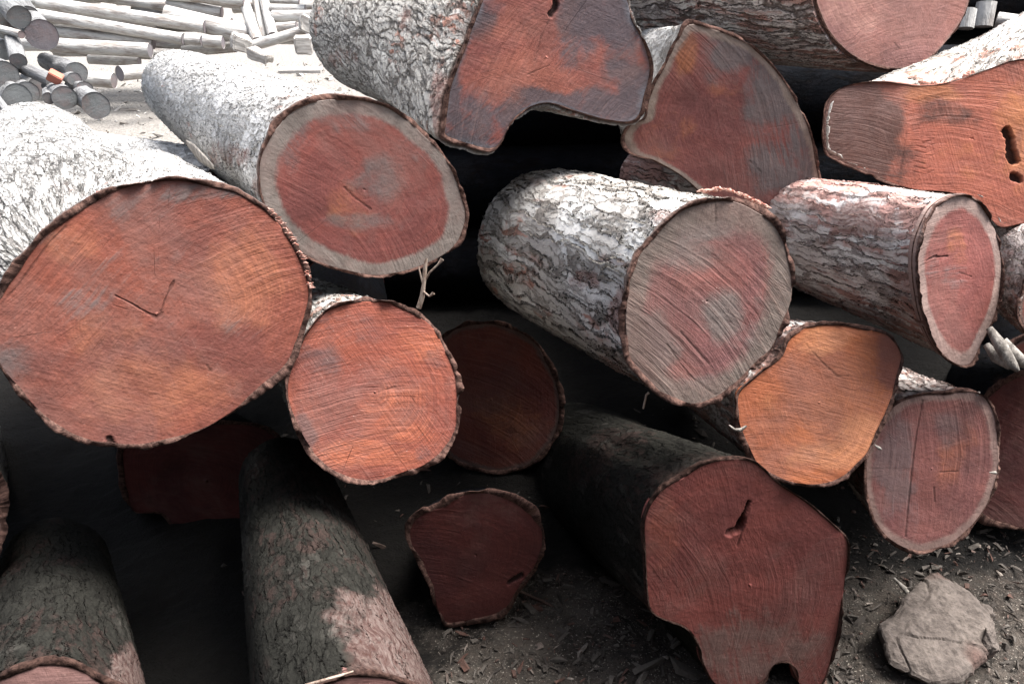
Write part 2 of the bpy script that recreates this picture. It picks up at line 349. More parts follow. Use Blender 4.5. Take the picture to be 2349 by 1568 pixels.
    def blobs(lst):
        v = np.zeros(len(flat)); dx = fbm(fc*5+off, seed+31, 5)*55; dy = fbm(fc*5+off+9, seed+33, 5)*55
        for bx, by, bw, bh, am in lst:
            d = np.sqrt(((px[:, 0]+dx-bx)/bw)**2+((px[:, 1]+dy-by)/bh)**2)
            v = np.maximum(v, am*np.clip(1.6-d*1.1, 0, 1)) if am > 0 else v*(1+am*np.clip(1.6-d*1.1, 0, 1))
        return v
    st = blobs(stains_shade); gl = blobs(glows)
    hgt = fbm(fc*6+off, seed+41, 3)*.004*(1-fr.ravel()**6) - dep
    flat = flat+nv_*hgt[:, None]
    n0 = len(flat); skirt = C+rel*(1-thr*1.3)-ax*.03
    flat = np.vstack([flat, skirt, [C]]); fcx = np.vstack([fc, fc[-na:], [[0, 0, 0]]])
    q = grid_quads(K+1, na); tr = np.stack([np.full(na, n0+na), np.arange(na), (np.arange(na)+1) % na], -1)
    ext = lambda x: np.concatenate([x, np.full(na, x[-na:].mean()*0), [x[0]]])
    fo = mesh_obj('cut_face', flat-C, q, face, {'fc': fcx+off, 'fr': np.concatenate([fr.ravel(), np.ones(na), [0]]), 'fl': fcx, 'fu': fcx/(np.linalg.norm(fcx, axis=1, keepdims=True)+1e-5),
                  'stain': ext(st), 'glow': ext(gl), 'crack': ext(crack)}, tris=tr, parent=root, label=facelabel)
    # far cut face
    last = rings[-1]; lc = last.mean(0)+ax*.03; last = lc+(last-last.mean(0)); kk = [.02, .5, .93]
    fv = np.concatenate([lc+(last[::8]-lc)*x for x in kk]); nn = len(last[::8])
    fr2 = np.repeat(kk, nn); f2 = np.stack([(fv-lc)@e1, (fv-lc)@e2, fr2*0], -1); z = fr2*0
    mesh_obj('cut_face', fv-C, grid_quads(3, nn), face, {'fc': f2+off, 'fu': f2*0, 'fl': f2, 'fr': fr2, 'stain': z, 'glow': z, 'crack': z}, parent=root)
    print('%-14s %-30s w %.2f h %.2f R %.2f C (%.2f %.2f %.2f) far (%.2f %.2f %.2f)' % (name, label[:30], np.ptp(rel@e1), np.ptp(rel@e2), R, *C, *C1))
    return root

def add_tube(root, name, A, B, ra, rb, bark, nv=140, na=300, seed=5, lump=.05, twist=0, label=None, bend=0., shoulder=.28):
    """a limb or branch stub as a closed bark tube under its log"""
    A = np.array(A); B = np.array(B); ax = nrm(A-B); e1 = nrm(np.cross(ax, [0, 0, 1.])); e2 = np.cross(ax, e1)
    a = np.linspace(0, 2*math.pi, na, endpoint=False)[::-1]
    rel = (np.cos(a)[:, None]*e1+np.sin(a)[:, None]*e2)*ra
    rings, bcs = sweep_tube(rel, A, B, rb/ra, ra, nv, ax, lump, seed, twist, power=1., bend=bend)
    v_ = np.linspace(0, 1, nv); k_ = np.clip(v_/shoulder, .003, 1); k_ = np.sqrt(1-(1-k_)**2); m_ = rings.mean(1, keepdims=True); rings = m_+(rings-m_)*k_[:, None, None]
    last = rings[-1]; c = last.mean(0); cap = [c+(last-c)*x-ax*y*rb for x, y in ((.97, .05), (.85, .1), (.5, .14), (.05, .15))]
    V = np.concatenate([rings, cap]); Bc = np.concatenate([bcs]+[bcs[-1:]*np.array([x, x, 1]) for x in (.97, .85, .5, .05)])
    o = np.array(root.location) if root else np.zeros(3)
    return mesh_obj(name, V.reshape(-1, 3)-o, grid_quads(len(V), na), BK[bark], {'bc': Bc.reshape(-1, 3)+seed, 'rim': np.zeros(V.shape[0]*na)}, parent=root, label=label)

# ================================================================== SETTING: ground
def ground():
    n = 520; u = np.linspace(-1, 1, n)
    X = np.sinh(u*6.2)/np.sinh(6.2)*300; Yv = np.sinh(u*6.2)/np.sinh(6.2)*300+1.9
    x, y = np.meshgrid(X, Yv); r = np.hypot(x, y-1.9); p = np.stack([x, y, x*0], -1)
    near = np.clip(1.3-r/7, 0, 1)
    z = fbm(p*3, 3, 4)*.035*near+fbm(p*14, 5, 3)*.012*near+fbm(p*45, 6, 2)*.006*np.clip(1.2-r/3, 0, 1)
    z += .05*np.clip((x-1.0)/1.2, 0, 1)*np.clip(1-r/4, 0, 1)
    s = NT('dirt'); co = s.node('ShaderNodeTexCoord').outputs['Object']
    n1 = s.noise(co, 5, 6, .65); n2 = s.noise(co, 38, 5, .7); n3 = s.noise(co, 160, 3, .6)
    c = s.mix(s.ss(n1, .38, .62), (.018, .016, .014), (.06, .053, .045)); c = s.mix(s.ss(n2, .35, .65), c, s.mix(.5, c, (.07, .055, .045)))
    c = s.mix(s.ss(n3, .6, .72, 0, .6), c, (.45, .4, .34))
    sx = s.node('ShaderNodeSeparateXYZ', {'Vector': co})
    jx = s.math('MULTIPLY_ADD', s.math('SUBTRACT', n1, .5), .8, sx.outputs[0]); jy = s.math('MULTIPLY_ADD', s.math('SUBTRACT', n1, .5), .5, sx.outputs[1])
    pile_shade = s.math('MAXIMUM', s.ss(jy, 1.72, 1.86), s.ss(jx, -.12, -.3))                       # shade under the stack and at lower left, painted near-black
    c = s.mix(pile_shade, c, s.mix(n2, (.003, .003, .003), (.011, .0095, .008)))
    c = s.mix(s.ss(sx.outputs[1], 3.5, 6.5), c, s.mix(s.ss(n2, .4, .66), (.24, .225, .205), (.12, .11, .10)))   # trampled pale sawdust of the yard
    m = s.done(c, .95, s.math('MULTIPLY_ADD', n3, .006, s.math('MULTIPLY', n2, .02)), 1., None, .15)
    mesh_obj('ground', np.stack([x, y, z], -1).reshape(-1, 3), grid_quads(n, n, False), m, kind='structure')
ground()
def chip_cloud(name, regions, label, cat, mat, seed):
    """countless wood chips, bark crumbs and grit as one object"""
    r = np.random.default_rng(seed); V = []; Q = []; off = 0
    for cx, cy, sx, sy, cnt, smin, smax in regions:
        for _ in range(cnt):
            s_ = smin*(smax/smin)**(r.random()**2.2); l, w, h = s_*r.uniform(.6, 1.9), s_*r.uniform(.15, .6), s_*r.uniform(.12, .4)
            b = np.array([[x, y, z] for z in (-.5, .5) for x, y in ((-.5, -.5), (.5, -.5), (.5, .5), (-.5, .5))])*[l, w, h]
            b *= 1+r.uniform(-.6, .5, b.shape); b[4:, :2] *= r.uniform(.2, .9); a = r.uniform(0, 6.28, 3)*[.12, .12, 1]
            cz, sz, cx_, sx_, cy_, sy_ = math.cos(a[2]), math.sin(a[2]), math.cos(a[0]), math.sin(a[0]), math.cos(a[1]), math.sin(a[1])
            M = np.array([[cz, -sz, 0], [sz, cz, 0], [0, 0, 1]])@np.array([[1, 0, 0], [0, cx_, -sx_], [0, sx_, cx_]])@np.array([[cy_, 0, sy_], [0, 1, 0], [-sy_, 0, cy_]])
            p = np.array([cx+r.uniform(-sx, sx), cy+r.uniform(-sy, sy), 0])
            p[2] = fbm(p[None]*3, 3, 4)[0]*.035*np.clip(1.3-np.hypot(p[0], p[1]-1.9)/7, 0, 1)+h*.4+.004+.05*np.clip((p[0]-1.0)/1.2, 0, 1)
            V.append(b@M.T+p); Q.append(np.array([[0, 3, 2, 1], [4, 5, 6, 7], [0, 1, 5, 4], [1, 2, 6, 5], [2, 3, 7, 6], [3, 0, 4, 7]])+off); off += 8
    V = np.concatenate(V); rv = np.repeat(r.random(len(V)//8), 8)
    mesh_obj(name, V, np.concatenate(Q), mat, {'tone': rv}, smooth=False, label=label, category=cat, kind='stuff')
s = NT('chip'); t_ = s.attr('tone'); co = s.node('ShaderNodeTexCoord').outputs['Object']
c = s.mix(s.ss(t_, .0, .6), (.03, .026, .022), (.085, .075, .064)); c = s.mix(s.ss(t_, .75, .85), c, (.08, .04, .03)); c = s.mix(s.ss(t_, .93, 1.), c, (.24, .21, .18))
c = s.mix(s.ss(s.noise(co, 120, 3), .35, .7, .5, 0), c, (.05, .04, .035))
CHIP = s.done(c, .9)
chip_cloud('wood_chips', [(.35, 1.5, .55, .3, 2600, .003, .028), (1.25, 1.6, .7, .4, 4200, .003, .028), (.25, 1.6, .4, .2, 60, .02, .06), (1.25, 1.5, .5, .25, 90, .015, .045), (.3, 2.2, 1.2, .5, 260, .008, .04)],
           'wood chips, bark crumbs and grit strewn over the dark dirt below the logs', 'debris', CHIP, 11)
s = NT('pale_chip'); t_ = s.attr('tone')
PCHIP = s.done(s.mix(s.ss(t_, .2, .9), (.42, .4, .37), (.18, .16, .14)), .9)
chip_cloud('sawdust_litter', [(-2.2, 8.5, 3.4, 2.8, 1500, .02, .12), (3.5, 8, 2.5, 3, 500, .02, .12)], 'pale splinters and bark litter over the sunlit yard', 'debris', PCHIP, 12)

# ================================================================== the big log pile
GL = 'stacked red hardwood logs'
F_red = face_mat('heart_red', (.36, .095, .055), (.25, .072, .05), saw=-.6, sawamt=.7, glow=(.50, .16, .08))
make_log('forked_log', 'largest smooth brown-red cut face at left, white bark running back to a fork', 'log',
    [(-28, 760), (-5, 660), (40, 590), (110, 515), (185, 462), (265, 425), (370, 408), (470, 414), (560, 441), (640, 497), (690, 575), (712, 650), (706, 740), (670, 835), (600, 902), (500, 970), (400, 1014), (290, 1030), (180, 1012), (90, 962), (25, 890), (-12, 830)],
    1.58, (340, 455, 2.75), .64, 'flaky', F_red, GL, tilt=.5, K=150, nv=260, na=460, th=.015, rag=1.2,
    cracks=[([(265, 678), (290, 690), (318, 706), (358, 728), (367, 722), (377, 690), (398, 645)], 2.2, .004), ([(345, 722), (300, 712), (260, 700)], .9, .002),
            ([(0, 700), (45, 650), (110, 560), (150, 520)], 1.8, .003), ([(475, 838), (484, 850)], 3, .002), ([(250, 1008), (258, 1022)], 8, .006), ([(400, 645), (440, 672)], .8, .001)],
    stains_shade=[(30, 850, 60, 55, .55), (215, 690, 75, 34, .45), (420, 570, 40, 28, .35), (484, 842, 26, 18, .35), (330, 620, 120, 60, .25), (560, 760, 50, 30, .35), (110, 540, 50, 50, .45), (430, 430, 150, 22, .6), (300, 470, 90, 50, .35), (90, 960, 60, 40, .4)],
    glows=[(560, 640, 120, 130, .75), (170, 560, 90, 60, .6), (380, 900, 220, 90, .6), (250, 780, 90, 60, .5)])
fk = bpy.data.objects['forked_log']
add_tube(fk, 'limb', P(190, 680, 1.68), P(92, 368, 3.0), .27, .20, 'flaky', seed=31, lump=.07, nv=280, na=440, shoulder=.22)

F_ringed = face_mat('heart_ringed', (.33, .085, .06), (.24, .07, .055), sap=(.32, .27, .235), sapw=.155, sapsoft=.05, saw=.9, sawamt=.55)
make_log('ringed_log', 'oval log with wide grey sapwood ring, above the largest log', 'log',
    [(750, 217), (840, 226), (925, 260), (1000, 325), (1052, 410), (1074, 480), (1070, 530), (1040, 575), (960, 617), (880, 636), (795, 626), (705, 592), (640, 535), (603, 470), (590, 410), (597, 345), (625, 285), (680, 235)],
    1.98, (425, 208, 3.65), .78, 'flaky', F_ringed, GL, tilt=.25, th=.012, nv=260, twist=.25, bares=[(520, 360, 70, 40, .45), (590, 430, 30, 40, .4)],
    cracks=[([(790, 430), (815, 455), (850, 480)], 2.0, .003)],
    stains_shade=[(880, 400, 60, 60, .6), (660, 300, 50, 70, .55), (830, 500, 80, 30, .6), (960, 330, 50, 60, .4), (760, 260, 110, 35, .5)],
    glows=[(820, 470, 60, 70, .5), (700, 560, 70, 40, .3)])

F_fluted = face_mat('heart_fluted', k=.68, heart=(.46, .135, .09), heart2=(.34, .10, .075), arcamt=.65, saw=-.75, sawamt=.9, glow=(.56, .175, .11), grey=(.11, .112, .125), sapw=.03, sap=(.2, .2, .22), sapsoft=.08)
make_log('fluted_log', 'large fluted log at top centre, slate grey edges around a salmon heart', 'log',
    [(1110, -10), (1062, 105), (1028, 200), (1012, 290), (1016, 318), (1065, 335), (1121, 349), (1150, 322), (1168, 285), (1205, 254), (1258, 238), (1325, 258), (1395, 278), (1462, 279), (1486, 215), (1496, 160), (1480, 100), (1452, 45), (1425, -40), (1330, -110), (1220, -120), (1140, -80)],
    2.05, (850, 72, 3.3), .95, 'scaly', F_fluted, GL, tilt=.35, th=.010, nv=240, rnd=1., twist=-.5, bares=[(1015, 240, 22, 90, .8), (790, 130, 40, 30, .45), (940, 60, 20, 50, .4)],
    cracks=[([(1275, 0), (1272, 20), (1263, 34)], 7, .012), ([(1262, 40), (1240, 85), (1226, 140)], 1.2, .002), ([(1200, 175), (1260, 150)], 1.2, .002)],
    stains_shade=[(1045, 200, 30, 170, 1.), (1100, 20, 40, 60, .9), (1350, 20, 70, 60, 1.), (1440, 130, 50, 100, .8), (1420, 240, 110, 45, 1.), (1270, 225, 90, 26, .9), (1080, 320, 80, 30, 1.), (1330, 100, 60, 60, .6), (1180, 262, 50, 30, .8), (1430, 30, 60, 80, 1.), (1100, 270, 60, 60, .9), (1460, 200, 50, 60, 1.)],
    glows=[(1210, 190, 120, 70, .8), (1180, 60, 90, 60, .6), (1390, 110, 50, 40, .5)])

F_quarter = face_mat('heart_quarter', (.34, .10, .075), (.25, .08, .065), sap=(.42, .33, .27), sapw=.075, sapsoft=.05, saw=1.2, sawamt=.5, grey=(.17, .16, .155))
make_log('wedge_log', 'tall wedge-shaped log face with pointed top and grey bloom, right of the fluted log', 'log',
    [(1578, 47), (1640, 60), (1715, 95), (1780, 160), (1828, 228), (1860, 300), (1878, 380), (1886, 440), (1872, 500), (1848, 532), (1800, 552), (1740, 545), (1650, 490), (1570, 412), (1500, 372), (1440, 352), (1424, 322), (1440, 286), (1474, 270), (1482, 225), (1497, 185), (1522, 145), (1550, 85)],
    2.25, (1480, 160, 3.6), .8, 'scaly', F_quarter, GL, tilt=.45, th=.011, nv=150, rnd=1.,
    cracks=[([(1720, 370), (1745, 395)], 1.2, .001), ([(1712, 400), (1735, 378)], 1, .001)],
    stains_shade=[(1770, 200, 70, 120, 1.), (1830, 330, 40, 130, .8), (1670, 110, 70, 50, .85), (1760, 400, 60, 60, .8), (1640, 170, 60, 30, .4), (1850, 460, 40, 60, .5)],
    glows=[(1560, 110, 30, 60, .9), (1545, 330, 90, 60, .4), (1650, 200, 50, 40, .4)])

F_grey = face_mat('heart_weathered', (.36, .125, .10), (.28, .115, .10), sap=(.27, .215, .18), sapw=.23, sapsoft=.16, arcamt=.75, saw=.75, sawamt=1., grey=(.25, .22, .195), glow=(.38, .12, .09), rings=.5, specks=.8)
make_log('weathered_log', 'rough grey-brown scored log end jutting forward at centre, deeply plated bark', 'log',
    [(1640, 450), (1700, 452), (1765, 486), (1798, 545), (1816, 610), (1822, 680), (1800, 755), (1770, 812), (1700, 872), (1645, 918), (1590, 938), (1520, 918), (1462, 868), (1432, 822), (1424, 760), (1427, 690), (1440, 620), (1480, 550), (1555, 478)],
    1.62, (1255, 562, 2.42), 1.18, 'plated', F_grey, GL, tilt=.45, th=.013, nv=300, na=460, twist=-.35, rag=1., bares=[(1410, 720, 30, 60, .9), (1520, 500, 40, 40, .5), (1380, 880, 60, 50, .6), (1330, 640, 40, 30, .5)],
    cracks=[([(1640, 460), (1642, 510)], 1.2, .002), ([(1530, 790), (1580, 860), (1640, 905)], 1.6, .002), ([(1640, 905), (1740, 850), (1780, 790)], 1.2, .002), ([(1560, 760), (1640, 850)], 1.5, .002), ([(1765, 818), (1790, 822)], 4, .004)],
    stains_shade=[(1680, 730, 60, 60, .9), (1570, 560, 110, 60, .7), (1500, 800, 70, 80, .8), (1640, 900, 120, 40, .7), (1760, 760, 40, 80, .5), (1620, 500, 120, 40, .9)],
    glows=[(1560, 870, 60, 50, .9), (1640, 620, 90, 90, .7), (1780, 620, 25, 90, .6)])

F_oval = face_mat('heart_oval', (.38, .11, .082), (.28, .085, .068), sap=(.50, .36, .31), sapw=.17, sapsoft=.06, saw=.1, sawamt=.5, grey=(.25, .19, .18))
make_log('narrow_oval_log', 'narrow upright oval log end with pale pink sapwood rim at right', 'log',
    [(2200, 445), (2245, 462), (2280, 520), (2298, 590), (2295, 655), (2283, 720), (2252, 788), (2224, 838), (2190, 838), (2152, 806), (2122, 740), (2106, 665), (2103, 590), (2118, 525), (2152, 468)],
    1.85, (1480, 425, 3.3), .88, 'pinkish', F_oval, GL, normal=(.42, -.86, .26), th=.005, nv=240, bares=[(1960, 500, 70, 50, .7), (2060, 450, 60, 14, .6), (2080, 640, 40, 120, .35)],
    cracks=[([(2125, 598), (2140, 590), (2172, 588)], 2.2, .006), ([(2198, 625), (2225, 634)], 1.2, .002)],
    stains_shade=[(2210, 640, 40, 40, .5), (2150, 650, 20, 60, .3)], glows=[(2220, 560, 40, 60, .5)])

F_orange = face_mat('heart_orange', k=.74, hue=(1., 1.1, 1.2), heart=(.56, .165, .06), heart2=(.42, .12, .052), saw=.15, sawamt=.9, glow=(.70, .26, .11), rings=.45, grey=(.26, .10, .075))
make_log('bright_orange_log', 'brightest orange log end, tucked under the weathered grey log', 'log',
    [(1870, 737), (1930, 737), (1990, 748), (2040, 765), (2068, 810), (2062, 868), (2047, 930), (2012, 1005), (1980, 1060), (1930, 1102), (1870, 1119), (1795, 1108), (1735, 1075), (1702, 1020), (1686, 960), (1690, 900), (1730, 860), (1785, 812), (1808, 765)],
    1.95, (1560, 800, 3.2), .85, 'reddish', F_orange, GL, tilt=.35, th=.013, nv=200, rag=.8,
    cracks=[([(1850, 790), (1880, 825), (1920, 862), (1945, 862)], 1.3, .002), ([(1720, 1030), (1790, 1032)], 1., .001)],
    stains_shade=[(2035, 830, 40, 80, .8), (2000, 900, 40, 60, .4)], glows=[(1980, 1000, 60, 60, 1.), (1900, 1060, 110, 40, .8), (1860, 780, 60, 40, .8), (1760, 950, 50, 60, .4)])

F_split = face_mat('heart_split', (.34, .115, .085), (.25, .09, .075), sap=(.38, .25, .21), sapw=.09, sapsoft=.06, saw=1.5, sawamt=.6, grey=(.19, .13, .125), glow=(.42, .13, .07))
make_log('split_face_log', 'log end crossed by one long vertical crack, lowest of the right-hand logs', 'log',
    [(2170, 893), (2215, 890), (2262, 912), (2287, 955), (2296, 1010), (2293, 1080), (2270, 1150), (2230, 1210), (2180, 1250), (2110, 1268), (2050, 1255), (2006, 1210), (1984, 1140), (1980, 1070), (1993, 1005), (2030, 945), (2090, 905)],
    1.95, (1880, 860, 3.2), .9, 'reddish', F_split, GL, tilt=.4, th=.010, nv=180,
    cracks=[([(2116, 918), (2100, 1000), (2090, 1080), (2080, 1180), (2076, 1230)], 1.8, .004), ([(2155, 1082), (2195, 1080)], 1.4, .002), ([(2141, 1120), (2143, 1148)], 2.5, .002), ([(2150, 935), (2162, 965)], 1.2, .001)],
    stains_shade=[(2050, 1060, 50, 130, .8), (2170, 1000, 40, 40, .6), (2090, 1190, 60, 50, .4)], glows=[(2180, 1060, 50, 80, .6), (2230, 1000, 50, 50, .4)])

F_round = face_mat('heart_round', (.44, .115, .06), (.31, .082, .052), hue=(1., 1.08, 1.2), arcamt=.65, saw=.0, sawamt=1.3, glow=(.60, .17, .08), rings=.55, specks=.8, grey=(.15, .09, .085))
make_log('round_red_log', 'round red-orange log end with horizontal saw scoring, right of the largest log', 'log',
    [(840, 683), (905, 690), (962, 716), (1010, 762), (1044, 830), (1058, 900), (1056, 960), (1040, 1012), (1000, 1062), (938, 1092), (855, 1110), (780, 1100), (722, 1062), (680, 1000), (660, 940), (652, 890), (662, 835), (690, 775), (732, 720), (785, 690)],
    1.78, (700, 745, 2.9), .9, 'plated', F_round, GL, tilt=.45, th=.013, nv=180, rag=1.3,
    cracks=[([(885, 893), (905, 888)], 2, .002), ([(945, 912), (950, 920)], 1.5, .001), ([(840, 800), (985, 806)], .6, .001)],
    stains_shade=[(700, 1000, 26, 60, .8), (800, 745, 110, 40, .45), (720, 830, 60, 50, .6), (1000, 820, 30, 40, .4), (960, 1045, 26, 22, .5)],
    glows=[(980, 780, 70, 50, .7), (900, 960, 120, 90, .6), (820, 1060, 120, 40, .8), (860, 850, 60, 40, .4)])

F_dim = face_mat('heart_dim', (.34, .09, .055), (.24, .068, .05), sap=(.25, .17, .14), sapw=.05, sapsoft=.05, saw=.4, sawamt=.4)
F_shaded = face_mat('heart_shaded', (.20, .05, .038), (.14, .04, .034), saw=.4, sawamt=.4, specks=.2)  # heart colour darkened to paint shade onto low, recessed ends
make_log('recessed_log', 'dim oval log end set back in shadow behind the round red log', 'log',
    ell(1128, 912, 162, 185, -.5, 16, .015), 2.7, (1110, 905, 3.9), .8, 'gap_shade', F_dim, GL, normal=(-.1, -1, .05), nv=60, na=240, K=70, glows=[(1180, 960, 80, 80, .6)])
make_log('angular_log', 'dark angular log end standing on the dirt below the recessed log', 'log',
    [(1000, 1150), (1060, 1128), (1130, 1118), (1200, 1140), (1245, 1190), (1243, 1280), (1195, 1355), (1165, 1405), (1100, 1428), (1030, 1440), (1005, 1410), (970, 1320), (928, 1235), (938, 1185)],
    2.08, (1085, 1190, 3.1), .8, 'gap_shade', F_shaded, GL, normal=(0, -1, .0), nv=60, na=240, K=70, cracks=[([(1168, 1335), (1195, 1320)], 5, .01)])

F_base = face_mat('heart_base', (.34, .085, .062), (.26, .07, .055), saw=1.3, sawamt=.5, glow=(.46, .12, .07), grey=(.24, .155, .13), specks=.3)
make_log('notched_base_log', 'big log end at the bottom right of centre with a notched foot on the dirt', 'log',
    [(1560, 1090), (1620, 1056), (1720, 1052), (1790, 1108), (1860, 1155), (1915, 1205), (1945, 1240), (1940, 1330), (1925, 1440), (1908, 1520), (1885, 1575), (1838, 1572), (1824, 1532), (1800, 1518), (1772, 1530), (1752, 1562), (1700, 1585), (1645, 1575), (1612, 1525), (1600, 1478), (1568, 1438), (1500, 1410), (1480, 1370), (1476, 1270), (1478, 1180), (1512, 1120)],
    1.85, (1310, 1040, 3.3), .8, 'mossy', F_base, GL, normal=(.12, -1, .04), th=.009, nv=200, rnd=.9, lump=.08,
    cracks=[([(1672, 1220), (1688, 1214), (1702, 1194)], 8, .03), ([(1705, 1180), (1718, 1150)], 4, .012), ([(1690, 1250), (1720, 1160)], 1.5, .004)],
    stains_shade=[(1720, 1500, 170, 80, .7), (1560, 1330, 60, 60, .3), (1640, 1340, 60, 60, .2)], glows=[(1530, 1220, 50, 90, .6), (1600, 1350, 80, 50, .3)])

F_foot = face_mat('heart_foot', (.22, .09, .07), (.15, .07, .06), saw=.4, sawamt=.8)
make_log('foreground_log', 'long log pointing at the viewer along the bottom edge, pink-grey bark lit on its right', 'log',
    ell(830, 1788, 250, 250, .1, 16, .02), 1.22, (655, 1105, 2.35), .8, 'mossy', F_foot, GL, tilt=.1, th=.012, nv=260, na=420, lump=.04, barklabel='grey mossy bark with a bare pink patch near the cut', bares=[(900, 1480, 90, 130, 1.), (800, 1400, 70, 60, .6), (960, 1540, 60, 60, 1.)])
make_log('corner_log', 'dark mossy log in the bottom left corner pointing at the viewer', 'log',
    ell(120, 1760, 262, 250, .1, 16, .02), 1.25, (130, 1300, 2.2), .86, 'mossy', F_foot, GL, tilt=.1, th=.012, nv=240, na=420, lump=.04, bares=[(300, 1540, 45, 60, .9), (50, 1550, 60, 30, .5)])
make_log('shadowed_log', 'nearly black angular log end in the shadow under the largest log', 'log',
    [(285, 1000), (440, 960), (620, 980), (668, 1060), (650, 1150), (600, 1240), (520, 1246), (440, 1258), (410, 1240), (370, 1180), (300, 1170), (270, 1090)],
    2.55, (380, 980, 3.8), .95, 'gap_shade', F_shaded, GL, normal=(.1, -1, .0), nv=60, na=200, K=50)

F_pink = face_mat('heart_pink', (.50, .21, .155), (.40, .18, .145), sap=(.5, .3, .25), sapw=.02, sapsoft=.03, saw=-.2, sawamt=.7, glow=(.62, .30, .22), grey=(.36, .22, .19), k=.85)
make_log('pink_topped_log', 'pale pink log end at the top edge, thick trunk behind the wedge log', 'log',
    [(1868, -40), (1880, 40), (1918, 100), (1975, 142), (2045, 162), (2110, 154), (2160, 112), (2203, 52), (2224, 0), (2232, -90), (2190, -180), (2100, -225), (1990, -215), (1900, -150)],
    2.55, (1250, -75, 3.6), 1.2, 'reddish', F_pink, GL, tilt=.35, th=.009, nv=260, na=420, rag=.8,
    cracks=[([(2050, 98), (2062, 112)], 1.5, .001)], stains_shade=[(1950, 90, 60, 40, .3)], glows=[(1960, 20, 100, 50, .6)])

F_big = face_mat('heart_big', (.56, .155, .085), (.46, .125, .075), arcamt=.65, saw=.12, sawamt=1.2, glow=(.66, .22, .09), grey=(.05, .04, .036))  # grey is near-black: carries the painted shade at the left end
make_log('broad_orange_log', 'broad orange-red log end cut by the right edge, hollow slot in it, white bark above', 'log',
    [(1888, 348), (1884, 285), (1900, 226), (1945, 194), (2020, 186), (2110, 196), (2185, 186), (2260, 160), (2340, 135), (2430, 140), (2500, 200), (2540, 300), (2520, 420), (2440, 500), (2348, 516), (2290, 522), (2250, 470), (2180, 445), (2090, 436), (2020, 415), (1960, 390), (1915, 368)],
    2.25, (2470, 95, 3.8), .95, 'plated', F_big, GL, normal=(-.05, -.93, .36), th=.010, nv=200, rnd=.7,
    cracks=[([(2308, 300), (2318, 318), (2318, 345), (2325, 368)], 10, .02), ([(2325, 404), (2338, 414)], 8, .018), ([(2080, 300), (2065, 400)], 1.2, .002)]
        + [([(2102+i*-1, 322+i*12), (2122, 328+i*12), (2142, 318+i*12)], .9, .004) for i in range(7)],
    stains_shade=[(1930, 290, 90, 140, 1.5), (2000, 300, 70, 130, 1.3), (2050, 390, 60, 50, .6), (2170, 270, 80, 36, .6), (2060, 260, 20, 60, .4)],  # first blobs paint the shade over the left end of the face
    glows=[(2340, 300, 60, 120, .8), (2150, 225, 90, 26, .8), (2230, 380, 120, 50, .4)])

make_log('edge_log', 'pink-grey barked log cut off by the right edge, beside the narrow oval log', 'log',
    [(2330, 700), (2380, 585), (2460, 545), (2560, 580), (2600, 690), (2560, 790), (2460, 830), (2380, 800), (2340, 750)], 2.0, (2300, 575, 2.9), .95, 'reddish', F_dim, GL, normal=(.5, -.8, .1), nv=140, na=300, K=50)
make_log('far_right_log', 'dim brown log end at the right edge behind the split-faced log', 'log',
    [(2230, 1180), (2215, 1040), (2260, 900), (2350, 850), (2460, 880), (2520, 1000), (2500, 1150), (2400, 1220), (2300, 1212)], 2.45, (2250, 900, 3.6), .95, 'gap_shade', F_shaded, GL, nv=50, na=200, K=50)
make_log('low_right_log', 'dark red log end low at the right edge, above the dirt', 'log',
    [(2275, 1235), (2330, 1205), (2420, 1200), (2470, 1260), (2450, 1330), (2370, 1345), (2300, 1300)], 2.7, (2250, 1150, 3.8), .95, 'mossy', F_dim, GL, nv=40, na=160, K=40)
# rear rows glimpsed between the front ones, in deep shade
hid = [('dark trunk low in the gap left of the foreground log', (420, 1330), 170, 3.0, (380, 1180, 4.2)),
       ('dark trunk behind the far right gap beside the split-faced log', (2400, 900), 150, 3.2, (2330, 760, 4.3)),
       ('dark trunk low behind the rock at the right', (2200, 1130), 150, 3.2, (2140, 960, 4.6))]
for lb, c_, r_, t_, f_ in hid:
    make_log('rear_log', lb, 'log', ell(c_[0], c_[1], r_, r_, 0, 12, .03), t_, f_, 1., 'gap_shade', F_dim, 'rear row of logs in shadow', tilt=.2, nv=30, na=120, K=24)
make_log('pale_flat_log', 'pale grey log lying crosswise behind the fork of the largest log', 'log',
    ell(560, 440, 95, 90, 0, 14, .03), 3.0, (140, 355, 4.2), 1., 'flaky', F_foot, GL, tilt=.1, nv=180, na=260, K=40)
make_log('left_under_log', 'sliver of pale scaly bark under the left tip of the largest log', 'log',
    ell(-95, 1190, 120, 170, 0, 14, .03), 1.75, (-75, 1000, 3.0), 1., 'scaly', F_dim, GL, tilt=.1, nv=100, na=260, K=40)

